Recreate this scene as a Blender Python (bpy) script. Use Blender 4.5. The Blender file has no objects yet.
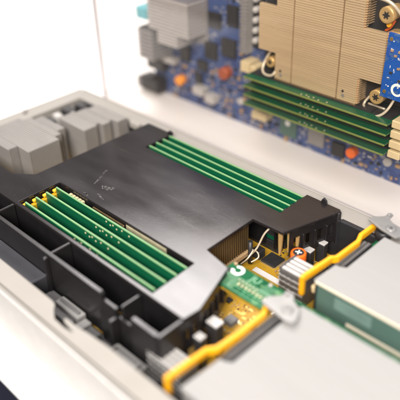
import bpy, bmesh, math, random
from mathutils import Vector, Matrix
# All lengths below are millimetres; x runs along the tray, y across it, z=0 is the top edge of the memory modules.
MM = 0.001
ZT = 42.0                      # the table top lies 42 mm below the module tops
sc = bpy.context.scene
COL = sc.collection
random.seed(7)

def W(p):
    return Vector((p[0]*MM, p[1]*MM, (p[2]+ZT)*MM))

# ------------------------------------------------------------------ mesh builder
class MB:
    def __init__(s):
        s.v = []; s.f = []; s.sm = []
    def add_bm(s, bm, smooth=False):
        o = len(s.v)
        bm.verts.index_update()
        for v in bm.verts: s.v.append(v.co.copy())
        for f in bm.faces:
            s.f.append([o+v.index for v in f.verts]); s.sm.append(smooth)
        bm.free()
    def box(s, x0, x1, y0, y1, z0, z1, b=0.0, seg=1, M=None):
        bm = bmesh.new()
        bmesh.ops.create_cube(bm, size=1.0)
        for v in bm.verts:
            v.co = Vector(((x0+x1)/2+v.co.x*(x1-x0), (y0+y1)/2+v.co.y*(y1-y0), (z0+z1)/2+v.co.z*(z1-z0)))
        if b > 0:
            bmesh.ops.bevel(bm, geom=bm.edges[:], offset=b, segments=seg, affect='EDGES', profile=0.5)
        if M is not None:
            for v in bm.verts: v.co = M @ v.co
        s.add_bm(bm); return s
    def cyl(s, p0, p1, r0, r1=None, n=24, b=0.0, smooth=True):
        r1 = r0 if r1 is None else r1
        p0 = Vector(p0); p1 = Vector(p1); d = (p1-p0); L = d.length
        rot = d.to_track_quat('Z', 'Y').to_matrix()
        prof = [(0, 0), (r0-b, 0), (r0, b), (r1, L-b), (r1-b, L), (0, L)] if b > 0 else [(0, 0), (r0, 0), (r1, L), (0, L)]
        return s.lathe(prof, p0, rot, n)
    def lathe(s, prof, at, rot=None, n=24):
        rot = rot or Matrix.Identity(3); at = Vector(at)
        o = len(s.v); rings = []
        for (r, h) in prof:
            if r < 1e-6:
                s.v.append(at + rot @ Vector((0, 0, h))); rings.append([len(s.v)-1])
            else:
                rg = []
                for k in range(n):
                    a = 2*math.pi*k/n
                    s.v.append(at + rot @ Vector((r*math.cos(a), r*math.sin(a), h))); rg.append(len(s.v)-1)
                rings.append(rg)
        for a, b_ in zip(rings, rings[1:]):
            flat = abs(prof[rings.index(a)][1]-prof[rings.index(b_)][1]) < 1e-6
            for k in range(n):
                k2 = (k+1) % n
                if len(a) == 1 and len(b_) == 1: continue
                if len(a) == 1: f = [a[0], b_[k2], b_[k]]
                elif len(b_) == 1: f = [a[k], a[k2], b_[0]]
                else: f = [a[k], a[k2], b_[k2], b_[k]]
                s.f.append(f); s.sm.append(not flat and n > 8)
        return s
    def tube(s, pts, r, n=8, closed=False, sub=5):
        P = [Vector(p) for p in pts]; Q = []
        m = len(P)
        rng = range(m) if closed else range(m-1)
        for i in rng:
            p0 = P[(i-1) % m] if (closed or i > 0) else P[i]
            p1 = P[i]; p2 = P[(i+1) % m]
            p3 = P[(i+2) % m] if (closed or i+2 < m) else p2
            for k in range(sub):
                t = k/sub
                Q.append(0.5*((2*p1)+(p2-p0)*t+(2*p0-5*p1+4*p2-p3)*t*t+(3*p1-p0-3*p2+p3)*t**3))
        if not closed: Q.append(P[-1])
        rings = []; up = Vector((0.13, 0.31, 0.94))
        for i, q in enumerate(Q):
            a = Q[(i-1) % len(Q)] if (closed or i > 0) else q
            c = Q[(i+1) % len(Q)] if (closed or i+1 < len(Q)) else q
            t = (c-a).normalized(); e1 = t.cross(up).normalized(); e2 = e1.cross(t)
            rg = []
            for k in range(n):
                an = 2*math.pi*k/n
                s.v.append(q+(e1*math.cos(an)+e2*math.sin(an))*r); rg.append(len(s.v)-1)
            rings.append(rg)
        prs = list(zip(rings, rings[1:]))
        if closed: prs.append((rings[-1], rings[0]))
        for a, b_ in prs:
            for k in range(n):
                k2 = (k+1) % n
                s.f.append([a[k], a[k2], b_[k2], b_[k]]); s.sm.append(True)
        if not closed:
            s.f.append(rings[0][::-1]); s.sm.append(False); s.f.append(rings[-1]); s.sm.append(False)
        return s
    def plate(s, loops, z0, z1, b=0.3, M=None):
        """flat plate from an outline and holes, its edges rounded by b"""
        cu = bpy.data.curves.new('outline', 'CURVE'); cu.dimensions = '2D'; cu.fill_mode = 'BOTH'
        for lp in loops:
            sp = cu.splines.new('POLY'); sp.points.add(len(lp)-1); sp.use_cyclic_u = True
            for p, q in zip(sp.points, lp): p.co = (q[0], q[1], 0, 1)
        cu.extrude = (z1-z0)/2-b; cu.bevel_depth = b; cu.bevel_resolution = 1; cu.offset = -b
        ob = bpy.data.objects.new('outline', cu); COL.objects.link(ob)
        dg = bpy.context.evaluated_depsgraph_get()
        me = bpy.data.meshes.new_from_object(ob.evaluated_get(dg))
        bm = bmesh.new(); bm.from_mesh(me)
        for v in bm.verts:
            v.co.z += (z0+z1)/2
            if M is not None: v.co = M @ v.co
        bpy.data.objects.remove(ob); bpy.data.curves.remove(cu); bpy.data.meshes.remove(me)
        s.add_bm(bm); return s
    def prism(s, prof, axis, a0, a1):
        """profile given in the two remaining axes, swept along axis 'x' or 'y' or 'z'"""
        def pt(u, v, a):
            return {'x': Vector((a, u, v)), 'y': Vector((u, a, v)), 'z': Vector((u, v, a))}[axis]
        bm = bmesh.new()
        A = [bm.verts.new(pt(u, v, a0)) for u, v in prof]; B = [bm.verts.new(pt(u, v, a1)) for u, v in prof]
        n = len(prof)
        bm.faces.new(A); bm.faces.new(B[::-1])
        for i in range(n):
            bm.faces.new((A[i], B[i], B[(i+1) % n], A[(i+1) % n]))
        bmesh.ops.recalc_face_normals(bm, faces=bm.faces[:])
        s.add_bm(bm); return s
    def strip(s, path, w, h):
        """ribbon standing on edge: path of (x,y,ztop), w thick, h tall"""
        n = len(path); L = []; Rr = []
        for i, p in enumerate(path):
            a = Vector(path[max(i-1, 0)][:2]); c = Vector(path[min(i+1, n-1)][:2]); t = (c-a).normalized(); nn = Vector((-t.y, t.x))*w/2
            L.append((p[0]+nn.x, p[1]+nn.y, p[2])); Rr.append((p[0]-nn.x, p[1]-nn.y, p[2]))
        bm = bmesh.new(); R4 = []
        for l, r_ in zip(L, Rr):
            R4.append([bm.verts.new(l), bm.verts.new(r_), bm.verts.new((r_[0], r_[1], r_[2]-h)), bm.verts.new((l[0], l[1], l[2]-h))])
        for a, b_ in zip(R4, R4[1:]):
            for k in range(4): bm.faces.new((a[k], a[(k+1) % 4], b_[(k+1) % 4], b_[k]))
        bm.faces.new(R4[0][::-1]); bm.faces.new(R4[-1])
        bmesh.ops.recalc_face_normals(bm, faces=bm.faces[:])
        bmesh.ops.bevel(bm, geom=[e for e in bm.edges if e.calc_face_angle(0) > 0.8], offset=0.35, segments=2, affect='EDGES')
        s.add_bm(bm); return s
    def mesh(s, name, m, org):
        me = bpy.data.meshes.new(name)
        me.from_pydata([(W(v)-org) for v in s.v], [], s.f)
        me.polygons.foreach_set('use_smooth', s.sm)
        me.update(); me.materials.append(m); return me
    def build(s, name, m, parent=None, at=None):
        if parent is not None: org = wloc(parent)
        elif at is not None: org = W(at)
        else:
            xs = [v.x for v in s.v]; ys = [v.y for v in s.v]; zs = [v.z for v in s.v]
            org = W(((min(xs)+max(xs))/2, (min(ys)+max(ys))/2, min(zs)))
        o = bpy.data.objects.new(name, s.mesh(name, m, org)); COL.objects.link(o)
        if parent is not None: o.parent = parent
        else: o.location = org
        return o

def wloc(o):
    v = o.location.copy()
    while o.parent: o = o.parent; v += o.location
    return v
def tag(o, label=None, cat=None, group=None, kind=None):
    if label: o['label'] = label
    if cat: o['category'] = cat
    if group: o['group'] = group
    if kind: o['kind'] = kind
    return o
def thing(name, label, cat, at, group=None):
    o = bpy.data.objects.new(name, None); o.empty_display_size = 0.01; COL.objects.link(o); o.location = W(at)
    return tag(o, label, cat, group)
def copy_tree(o, parent=None):
    c = o.copy(); COL.objects.link(c)
    if parent is not None: c.parent = parent
    for ch in list(o.children): copy_tree(ch, c)
    return c
def box(*a, **k): return MB().box(*a, **k)
def share(name, me, parent, at):
    o = bpy.data.objects.new(name, me); COL.objects.link(o); o.parent = parent; o.location = W(at)-wloc(parent); return o

# ------------------------------------------------------------------ materials
def mat(name, col, rough=0.5, metal=0.0, var=0.12, scale=120, bump=0.0, bscale=None, rvar=0.08, spec=0.5, stretch=None, coat=0):
    m = bpy.data.materials.new(name); m.use_nodes = True
    nt = m.node_tree; N = nt.nodes; L = nt.links; b = N['Principled BSDF']
    tc = N.new('ShaderNodeTexCoord'); src = tc.outputs['Object']
    if stretch:
        mp = N.new('ShaderNodeMapping'); mp.inputs['Scale'].default_value = stretch; L.new(src, mp.inputs['Vector']); src = mp.outputs['Vector']
    n = N.new('ShaderNodeTexNoise'); n.inputs['Scale'].default_value = scale; n.inputs['Detail'].default_value = 6; L.new(src, n.inputs['Vector'])
    cr = N.new('ShaderNodeMix'); cr.data_type = 'RGBA'
    cr.inputs['A'].default_value = (*[c*(1-var) for c in col], 1); cr.inputs['B'].default_value = (*[min(c*(1+var), 1) for c in col], 1)
    L.new(n.outputs['Fac'], cr.inputs['Factor']); L.new(cr.outputs['Result'], b.inputs['Base Color'])
    mr = N.new('ShaderNodeMapRange'); mr.inputs['From Min'].default_value = 0.3; mr.inputs['From Max'].default_value = 0.7
    mr.inputs['To Min'].default_value = max(rough-rvar, 0.03); mr.inputs['To Max'].default_value = min(rough+rvar, 1)
    n2 = N.new('ShaderNodeTexNoise'); n2.inputs['Scale'].default_value = scale*0.6; n2.inputs['Detail'].default_value = 5; L.new(src, n2.inputs['Vector'])
    L.new(n2.outputs['Fac'], mr.inputs['Value']); L.new(mr.outputs['Result'], b.inputs['Roughness'])
    b.inputs['Metallic'].default_value = metal; b.inputs['Specular IOR Level'].default_value = spec; b.inputs['Coat Weight'].default_value = coat
    if bump > 0:
        n3 = N.new('ShaderNodeTexNoise'); n3.inputs['Scale'].default_value = bscale or scale*4; n3.inputs['Detail'].default_value = 4; L.new(src, n3.inputs['Vector'])
        bp = N.new('ShaderNodeBump'); bp.inputs['Strength'].default_value = bump; bp.inputs['Distance'].default_value = 0.0004
        L.new(n3.outputs['Fac'], bp.inputs['Height']); L.new(bp.outputs['Normal'], b.inputs['Normal'])
    m['_n'] = 1
    return m

def pcb(name, base, trace, pad, plane='xy', scale=1.0, rough=0.38):
    """circuit board lacquer: copper runs under the solder mask, pads and via dots"""
    m = bpy.data.materials.new(name); m.use_nodes = True
    nt = m.node_tree; N = nt.nodes; L = nt.links; b = N['Principled BSDF']
    tc = N.new('ShaderNodeTexCoord'); mp = N.new('ShaderNodeMapping'); L.new(tc.outputs['Object'], mp.inputs['Vector'])
    if plane == 'xz': mp.inputs['Rotation'].default_value = (math.pi/2, 0, 0)
    def tex(kind, **kw):
        t = N.new('ShaderNodeTex'+kind)
        for k, v in kw.items():
            if k in t.inputs: t.inputs[k].default_value = v
            else: setattr(t, k, v)
        L.new(mp.outputs['Vector'], t.inputs['Vector']); return t
    def mix(f, a, c):
        x = N.new('ShaderNodeMix'); x.data_type = 'RGBA'
        if isinstance(f, (int, float)): x.inputs['Factor'].default_value = f
        else: L.new(f, x.inputs['Factor'])
        for k, v in (('A', a), ('B', c)):
            if isinstance(v, tuple): x.inputs[k].default_value = (*v, 1)
            else: L.new(v, x.inputs[k])
        return x.outputs['Result']
    def math_(op, a, c=0.0, d=None):
        x = N.new('ShaderNodeMath'); x.operation = op
        for i, v in enumerate((a, c)):
            if isinstance(v, (int, float)): x.inputs[i].default_value = v
            else: L.new(v, x.inputs[i])
        return x.outputs[0]
    w1 = tex('Wave', Scale=330*scale, Distortion=0.0); w1.bands_direction = 'X'
    w2 = tex('Wave', Scale=300*scale, Distortion=0.0); w2.bands_direction = 'Y'
    reg = tex('Voronoi', Scale=85*scale, Randomness=1.0); reg.distance = 'MANHATTAN'
    sepr = N.new('ShaderNodeSeparateColor'); L.new(reg.outputs['Color'], sepr.inputs[0])
    a1 = math_('MULTIPLY', math_('GREATER_THAN', w1.outputs['Fac'], 0.62), math_('GREATER_THAN', sepr.outputs[0], 0.62))
    a2 = math_('MULTIPLY', math_('GREATER_THAN', w2.outputs['Fac'], 0.62), math_('LESS_THAN', sepr.outputs[0], 0.36))
    tr = math_('MAXIMUM', a1, a2)
    via = tex('Voronoi', Scale=310*scale, Randomness=0.75)
    vd = math_('MULTIPLY', math_('LESS_THAN', via.outputs['Distance'], 0.2), math_('GREATER_THAN', sepr.outputs[1], 0.45))
    br = tex('Brick', Scale=120*scale); br.inputs['Mortar Size'].default_value = 0.0
    br.inputs['Color1'].default_value = (0, 0, 0, 1); br.inputs['Color2'].default_value = (1, 1, 1, 1); br.inputs['Brick Width'].default_value = 0.35; br.inputs['Row Height'].default_value = 0.2
    sb = N.new('ShaderNodeSeparateColor'); L.new(br.outputs['Color'], sb.inputs[0])
    pd = math_('MULTIPLY', math_('GREATER_THAN', sb.outputs[0], 0.86), math_('GREATER_THAN', sepr.outputs[2], 0.4))
    nz = tex('Noise', Scale=40*scale, Detail=4.0)
    c0 = mix(nz.outputs['Fac'], tuple(c*0.5 for c in base), tuple(min(c*1.35, 1) for c in base))
    c1 = mix(tr, c0, trace); c2 = mix(math_('MULTIPLY', pd, 0.75), c1, pad); c3 = mix(vd, c2, pad)
    L.new(c3, b.inputs['Base Color'])
    met = math_('MULTIPLY', math_('MAXIMUM', vd, pd), 0.5); L.new(met, b.inputs['Metallic'])
    b.inputs['Roughness'].default_value = rough; b.inputs['Specular IOR Level'].default_value = 0.22
    bp = N.new('ShaderNodeBump'); bp.inputs['Strength'].default_value = 0.35; bp.inputs['Distance'].default_value = 0.0001
    L.new(math_('ADD', tr, pd), bp.inputs['Height']); L.new(bp.outputs['Normal'], b.inputs['Normal'])
    return m

M = {}
M['table'] = mat('white_table', (0.81, 0.795, 0.79), 0.55, var=0.02, scale=30)
M['floor'] = mat('navy_floor', (0.022, 0.026, 0.05), 0.8, var=0.3, scale=60)
M['tray'] = mat('tray_cream_metal', (0.27, 0.253, 0.228), 0.5, spec=0.3, metal=0.0, var=0.05, scale=70, bump=0.05)
M['tray_in'] = mat('tray_inner_metal', (0.30, 0.29, 0.28), 0.45, metal=0.4, var=0.15, scale=60)
M['shroud'] = mat('black_shroud_plastic', (0.016, 0.0135, 0.0143), 0.17, var=0.3, scale=28, bump=0.05, bscale=700, rvar=0.06, stretch=(0.8, 2.6, 1))
nt = M['shroud'].node_tree; N = nt.nodes; L = nt.links; b = N['Principled BSDF']
old = b.inputs['Base Color'].links[0].from_socket
tc = N.new('ShaderNodeTexCoord'); n = N.new('ShaderNodeTexNoise'); n.inputs['Scale'].default_value = 1100; n.inputs['Detail'].default_value = 2; L.new(tc.outputs['Object'], n.inputs['Vector'])
mr = N.new('ShaderNodeMapRange'); mr.inputs['From Min'].default_value = 0.71; mr.inputs['From Max'].default_value = 0.8; L.new(n.outputs['Fac'], mr.inputs['Value'])
mp = N.new('ShaderNodeMapping'); mp.inputs['Rotation'].default_value = (0, 0, 0.5); mp.inputs['Scale'].default_value = (25, 700, 1); L.new(tc.outputs['Object'], mp.inputs['Vector'])
n2 = N.new('ShaderNodeTexNoise'); n2.inputs['Scale'].default_value = 1.0; n2.inputs['Detail'].default_value = 3; L.new(mp.outputs['Vector'], n2.inputs['Vector'])
mr2 = N.new('ShaderNodeMapRange'); mr2.inputs['From Min'].default_value = 0.66; mr2.inputs['From Max'].default_value = 0.8; mr2.inputs['To Max'].default_value = 0.7; L.new(n2.outputs['Fac'], mr2.inputs['Value'])
ad = N.new('ShaderNodeMath'); ad.operation = 'MAXIMUM'; L.new(mr.outputs[0], ad.inputs[0]); L.new(mr2.outputs[0], ad.inputs[1])
mx = N.new('ShaderNodeMix'); mx.data_type = 'RGBA'; mx.inputs['B'].default_value = (0.075, 0.068, 0.066, 1)
L.new(ad.outputs[0], mx.inputs['Factor']); L.new(old, mx.inputs['A']); L.new(mx.outputs['Result'], b.inputs['Base Color'])
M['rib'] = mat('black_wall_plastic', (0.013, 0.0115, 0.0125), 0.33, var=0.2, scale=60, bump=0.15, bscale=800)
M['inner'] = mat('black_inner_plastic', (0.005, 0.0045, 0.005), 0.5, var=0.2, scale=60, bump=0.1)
M['ledge'] = mat('slate_plastic', (0.060, 0.060, 0.068), 0.45, var=0.2, scale=60, bump=0.1)
M['scuff'] = mat('pale_scuff', (0.062, 0.057, 0.056), 0.5, var=0.6, scale=900)
M['black'] = mat('black_plastic', (0.016, 0.016, 0.018), 0.42, var=0.3, scale=150)
M['chip'] = mat('chip_epoxy', (0.022, 0.021, 0.022), 0.5, var=0.3, scale=300, bump=0.1)
M['amber'] = pcb('amber_circuit_board', (0.45, 0.245, 0.018), (0.60, 0.36, 0.035), (0.60, 0.42, 0.13))
M['blue'] = pcb('blue_circuit_board', (0.042, 0.066, 0.18), (0.075, 0.12, 0.27), (0.42, 0.42, 0.45), 'xz')
M['bluecard'] = pcb('bright_blue_board', (0.006, 0.065, 0.32), (0.012, 0.10, 0.42), (0.10, 0.22, 0.50), 'xz')
M['greencard'] = pcb('green_adapter_board', (0.003, 0.075, 0.026), (0.012, 0.125, 0.05), (0.13, 0.26, 0.12), 'xy', 1.3, 0.5)
M['greencard'].node_tree.nodes['Principled BSDF'].inputs['Specular IOR Level'].default_value = 0.07
M['dimm'] = mat('module_green', (0.003, 0.083, 0.036), 0.34, var=0.2, scale=160, bump=0.08)
M['shaded_edge'] = mat('module_edge_shaded', (0.16, 0.20, 0.045), 0.5, var=0.2, scale=400)  # darker copy of the module edge, dimmer light put into its colour
M['dimm_edge'] = mat('module_edge_fibreglass', (0.135, 0.275, 0.115), 0.5, var=0.15, scale=400)
M['gold'] = mat('gold_pads', (0.75, 0.52, 0.18), 0.3, metal=0.9, var=0.15, scale=500)
M['pads'] = mat('cream_pads', (0.62, 0.55, 0.34), 0.4, var=0.2, scale=500)
M['solder'] = mat('solder', (0.62, 0.61, 0.58), 0.32, metal=0.8, var=0.2, scale=500)
M['tan'] = mat('ceramic_tan', (0.36, 0.24, 0.13), 0.45, var=0.2, scale=500)
M['white'] = mat('white_plastic', (0.42, 0.405, 0.39), 0.4, var=0.06, scale=200)
M['label'] = mat('paper_label', (0.72, 0.70, 0.68), 0.7, var=0.08, scale=300)
M['silk'] = mat('thin_green_white_print', (0.22, 0.42, 0.26), 0.6, var=0.1, scale=300)
M['paleg'] = mat('pale_green_print', (0.045, 0.15, 0.07), 0.6, var=0.5, scale=600)
M['print'] = mat('white_print', (0.78, 0.80, 0.78), 0.6, var=0.05, scale=300)
M['beige'] = mat('beige_plastic', (0.62, 0.50, 0.29), 0.42, var=0.1, scale=200)
M['latch'] = mat('yellow_latch_plastic', (0.78, 0.45, 0.02), 0.4, var=0.1, scale=150)
M['yellow'] = mat('yellow_plastic', (0.80, 0.37, 0.003), 0.5, var=0.12, scale=120, bump=0.06)
M['orange'] = mat('orange_sleeve', (0.80, 0.145, 0.012), 0.35, var=0.12, scale=160)
M['amber_cap'] = mat('amber_sleeve', (0.85, 0.30, 0.02), 0.35, var=0.12, scale=160)
M['rust_cap'] = mat('rust_sleeve', (0.33, 0.075, 0.03), 0.4, var=0.12, scale=160)
M['alu'] = mat('dull_aluminium', (0.27, 0.255, 0.24), 0.46, metal=0.3, var=0.08, scale=200, stretch=(0.3, 1, 1))
M['silver'] = mat('bright_silver_fins', (0.46, 0.435, 0.42), 0.4, metal=0.2, var=0.06, scale=200)
M['greyalu'] = mat('grey_aluminium', (0.30, 0.285, 0.28), 0.48, metal=0.5, var=0.08, scale=200)
M['copper'] = mat('warm_nickel_fins', (0.80, 0.60, 0.365), 0.33, metal=0.5, var=0.16, scale=45, stretch=(0.4, 1, 7), rvar=0.12)  # stretched colour noise paints glints fin by fin
M['brass'] = mat('brass_screw', (0.72, 0.48, 0.20), 0.38, metal=0.6, var=0.15, scale=300)
M['wire'] = mat('cream_wire', (0.72, 0.63, 0.48), 0.3, metal=0.4, var=0.08, scale=300)
M['bronze'] = mat('dark_bronze_fins', (0.23, 0.155, 0.075), 0.38, metal=0.8, var=0.15, scale=200)
M['steel'] = mat('pale_case_metal', (0.285, 0.279, 0.272), 0.6, spec=0.25, metal=0.0, var=0.05, scale=90, stretch=(0.15, 2, 1), bump=0.05, bscale=500)
M['bracket'] = mat('bracket_metal', (0.25, 0.245, 0.237), 0.42, metal=0.3, var=0.06, scale=200)
M['teal'] = mat('teal_side', (0.085, 0.155, 0.13), 0.4, metal=0.2, var=0.14, scale=40, bump=0.03)
M['oldpaper'] = mat('olive_paper', (0.30, 0.27, 0.17), 0.6, var=0.35, scale=250)
M['tealglare'] = mat('painted_teal_glare', (0.125, 0.20, 0.175), 0.4, var=0.3, scale=90)  # paler teal, soft glare put into the colour
M['cream'] = mat('cream_rail', (0.66, 0.60, 0.47), 0.45, var=0.06, scale=200)
M['darkgrey'] = mat('dark_grey_connector', (0.075, 0.073, 0.075), 0.4, var=0.3, scale=300)
M['pinkgrey'] = mat('grey_connector', (0.15, 0.146, 0.146), 0.45, var=0.2, scale=200)
M['cyan'] = mat('cyan_plastic', (0.10, 0.38, 0.44), 0.4, var=0.1, scale=200)
M['slot'] = mat('grey_slot_plastic', (0.34, 0.33, 0.32), 0.45, var=0.1, scale=200)
M['base'] = mat('white_plinth', (0.81, 0.785, 0.77), 0.4, var=0.02, scale=40)

g = bpy.data.materials.new('clear_acrylic'); g.use_nodes = True
nt = g.node_tree; N = nt.nodes; L = nt.links
for n in list(N): N.remove(n)
out = N.new('ShaderNodeOutputMaterial'); tr = N.new('ShaderNodeBsdfTransparent'); tr.inputs[0].default_value = (0.945, 0.93, 0.915, 1)
gl = N.new('ShaderNodeBsdfGlossy'); gl.inputs['Roughness'].default_value = 0.04
df = N.new('ShaderNodeBsdfDiffuse'); df.inputs[0].default_value = (0.8, 0.77, 0.75, 1)
lw = N.new('ShaderNodeLayerWeight'); lw.inputs['Blend'].default_value = 0.5
p5 = N.new('ShaderNodeMath'); p5.operation = 'POWER'; p5.inputs[1].default_value = 4.0; L.new(lw.outputs['Facing'], p5.inputs[0])
fr = N.new('ShaderNodeMath'); fr.operation = 'MULTIPLY_ADD'; fr.inputs[1].default_value = 0.5; fr.inputs[2].default_value = 0.025; L.new(p5.outputs[0], fr.inputs[0])
nz = N.new('ShaderNodeTexNoise'); nz.inputs['Scale'].default_value = 9
mr = N.new('ShaderNodeMapRange'); mr.inputs['To Min'].default_value = 0.001; mr.inputs['To Max'].default_value = 0.006; L.new(nz.outputs['Fac'], mr.inputs['Value'])
m1 = N.new('ShaderNodeMixShader'); L.new(fr.outputs[0], m1.inputs[0]); L.new(tr.outputs[0], m1.inputs[1]); L.new(gl.outputs[0], m1.inputs[2])
m2 = N.new('ShaderNodeMixShader'); L.new(mr.outputs[0], m2.inputs[0]); L.new(m1.outputs[0], m2.inputs[1]); L.new(df.outputs[0], m2.inputs[2])
L.new(m2.outputs[0], out.inputs[0]); M['acrylic'] = g
M['acrylic_edge'] = mat('acrylic_edge', (0.40, 0.36, 0.37), 0.3, var=0.1, scale=60)

# ------------------------------------------------------------------ setting
tag(box(-2600, 900, 92, 2600, -45, -42, b=1).build('table', M['table']), 'white display table under the open server tray and the upright board', 'table', kind='structure')
tag(box(-2600, 1800, -1800, 2600, -780, -775).build('floor', M['floor']), 'dark navy floor beyond the table edge', 'floor', kind='structure')

# ------------------------------------------------------------------ tray
tray = thing('server_tray', 'cream metal server tray lying flat on the white table under the black shroud', 'tray', (-315, 218, -42))
X0, X1 = -484, 10
b = MB()
b.box(X0+1, X1, 117, 320, -41.6, -40.4)
b.build('tray_floor', M['tray_in'], tray)
# near rim with its notch and pointed tab, stepped groove near the outer edge
b = MB()
b.plate([[(X0, 118.4), (X1, 118.4), (X1, 130.0), (-205, 130.0), (-222, 128.6), (-229, 127.6), (-238, 127.4), (-239.6, 126.4), (-238, 125.4), (-228, 123.9), (-227.4, 123.3), (-234, 122.4), (-243, 122.8), (-249, 126.4), (-252.5, 129.6), (-256, 130.4), (X0, 130.4)]], -8.0, -5.6, b=0.3)
b.box(X0, X1, 115.6, 118.0, -9.0, -6.6, b=0.4)
b.box(X0, X1, 118.0, 119.2, -40, -9, b=0.2)
b.build('near_rim', M['tray'], tray)
box(X0, X1, 113.6, 115.4, -40, -5.2, b=0.6, seg=2).build('outer_side', M['white'], tray)
b = MB()
b.box(-468.4, X1, 306.8, 319.0, -8.0, -5.6, b=0.5)
b.box(-480, X1, 319.2, 321.4, -9.0, -6.8, b=0.4)
b.box(-484, X1, 321.6, 323.2, -40, -6.4, b=0.6, seg=2)
b.box(-462, X1, 307.4, 308.4, -40, -8.2)
b.build('far_rim', M['tray'], tray)
b = MB()
b.box(-483.6, -468.6, 119.0, 319.0, -8.2, -5.9, b=0.5)
b.box(-486, -483.8, 116, 321.4, -40, -5.6, b=0.6)
b.box(-470, -468.8, 119.4, 319, -40, -8.4)
b.build('end_rim', M['tray'], tray)
MB().cyl((-479, 255, -6), (-479, 255, -2.4), 2.0, 1.7, n=14, b=0.3).build('peg', M['greyalu'], tray)
b = MB(); b.box(-460, -180.5, 303.6, 306.2, -36, -6.2, b=0.4); b.box(-181, X1, 302.8, 306.4, -34, -5.0, b=0.6)
b.box(-181, X1, 300.6, 302.6, -34, -31, b=0.3); b.cyl((-152, 307.5, -6), (-152, 307.5, -1), 5.5, 5.0, n=24, b=0.6)
b.build('black_liner', M['black'], tray)
b = MB(); b.box(-150, -112, 309, 319, -5.2, -3.0, b=0.5); b.build('rim_plate', M['bracket'], tray)
for bx in ((-430, -416, 300, 306, -10, -4.2), (-392, -381, 302.0, 306.6, -8, -3.0)): box(*bx, b=0.5).build('corner_lug', M['tray'], tray)
# low floor with clips between the rim and the shroud wall
def clip_part(x0, x1, y0, y1, z0, z1, m, name='cable_clip', b=0.7):
    box(x0, x1, y0, y1, z0, z1, b=b, seg=2).build(name, m, tray)
box(-291, -188, 130.6, 148, -34.5, -33).build('cable_trough', M['pinkgrey'], tray)
clip_part(-288, -277, 138, 148.5, -33, -28, M['pinkgrey'])
clip_part(-276, -253, 142, 148.4, -33, -26, M['slot'])
clip_part(-274, -255, 144.2, 146.2, -25.9, -24.6, M['pinkgrey'], 'clip_ridge', 0.4)
clip_part(-274, -254, 136, 140.5, -33, -27, M['pinkgrey'])
clip_part(-252, -246, 134.5, 147, -33, -28, M['slot'])
clip_part(-243, -234, 132.5, 145, -33, -27, M['pinkgrey'])
clip_part(-232, -224, 131.8, 139, -33, -25, M['slot'])
b = MB(); b.box(-221, -196, 132, 147.0, -32.8, -27, b=0.6)
b.box(-219, -198, 134, 135.2, -27, -24.6, b=0.3); b.box(-219, -198, 144, 145.2, -27, -24.6, b=0.3); b.box(-219, -217.8, 135.3, 143.9, -27, -24.6); b.box(-199.2, -198, 135.3, 143.9, -27, -24.6)
b.build('cable_guide', M['slot'], tray)

# ------------------------------------------------------------------ main board in the tray
board = thing('circuit_board', 'amber circuit board crowded with parts, lying in the tray under the black shroud', 'circuit board', (-315, 218, -37.6))
box(-466, -158, 150, 303.2, -37.6, -36).build('board', M['amber'], board)
DA = [172.2, 180.7, 189.2, 197.6]; DB = [282.2, 289.3, 296.4, 303.4]
for y in DA+DB:
    s_ = box(-352, -212, y-2.6, y+2.6, -36, -28, b=0.3).build('memory_socket', M['black'], board)
    for x in ((-350.6, -347.6),):
        MB().box(x[0], x[1], y-3.7, y+3.5, -35.5, -5.5, b=0.5).box(x[0]-0.0, x[1]-0.4, y-2.0, y+2.0, -4.5, -2.6, b=0.4).build('latch', M['latch'], s_)
# black square chip with its legs
def qfp(par, cx, cy, w, z, h=1.6, rot=0, legs=True, m='chip'):
    R_ = Matrix.Translation((cx, cy, 0)) @ Matrix.Rotation(rot, 4, 'Z')
    c = MB().box(-w/2, w/2, -w/2, w/2, z+0.2, z+h, b=0.25, M=R_).build('chip', M[m], par)
    if legs:
        q = MB(); k = int(w/0.9)
        for i in range(k):
            t = -w/2+(i+0.5)*w/k
            for a in (0, 1):
                for s in (-1, 1):
                    e = s*(w/2+0.5)
                    if a: q.box(t-0.2, t+0.2, e-0.5, e+0.5, z+0.02, z+0.4, M=R_)
                    else: q.box(e-0.5, e+0.5, t-0.2, t+0.2, z+0.02, z+0.4, M=R_)
        q.build('chip_legs', M['solder'], c)
    return c
qfp(board, -210, 271.5, 11.5, -36)
qfp(board, -193, 266.5, 4.6, -36, h=1.4)
qfp(board, -191.5, 209.0, 6.5, -36, h=3.0, m='pinkgrey')
qfp(board, -181, 284, 7.0, -36, h=2.0)
for (cx, cy, w_, h_) in ((-216, 246, 5, 1.6), (-205, 243, 4, 1.4), (-197, 247, 3.4, 1.2), (-216, 291, 5.5, 2), (-204, 287, 4.2, 1.6), (-176, 281, 4.6, 2.4), (-176, 291, 5.6, 3), (-205, 222, 4.0, 1.5), (-202, 196, 4.2, 1.4), (-178, 214, 3.2, 1.2), (-180, 200, 4.0, 1.6), (-198, 184, 3.4, 1.4)):
    qfp(board, cx, cy, w_, -36, h=h_, legs=w_ > 4)
box(-214, -189, 254.6, 259.0, -35.9, -35.6).build('white_label', M['label'], board)
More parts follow.
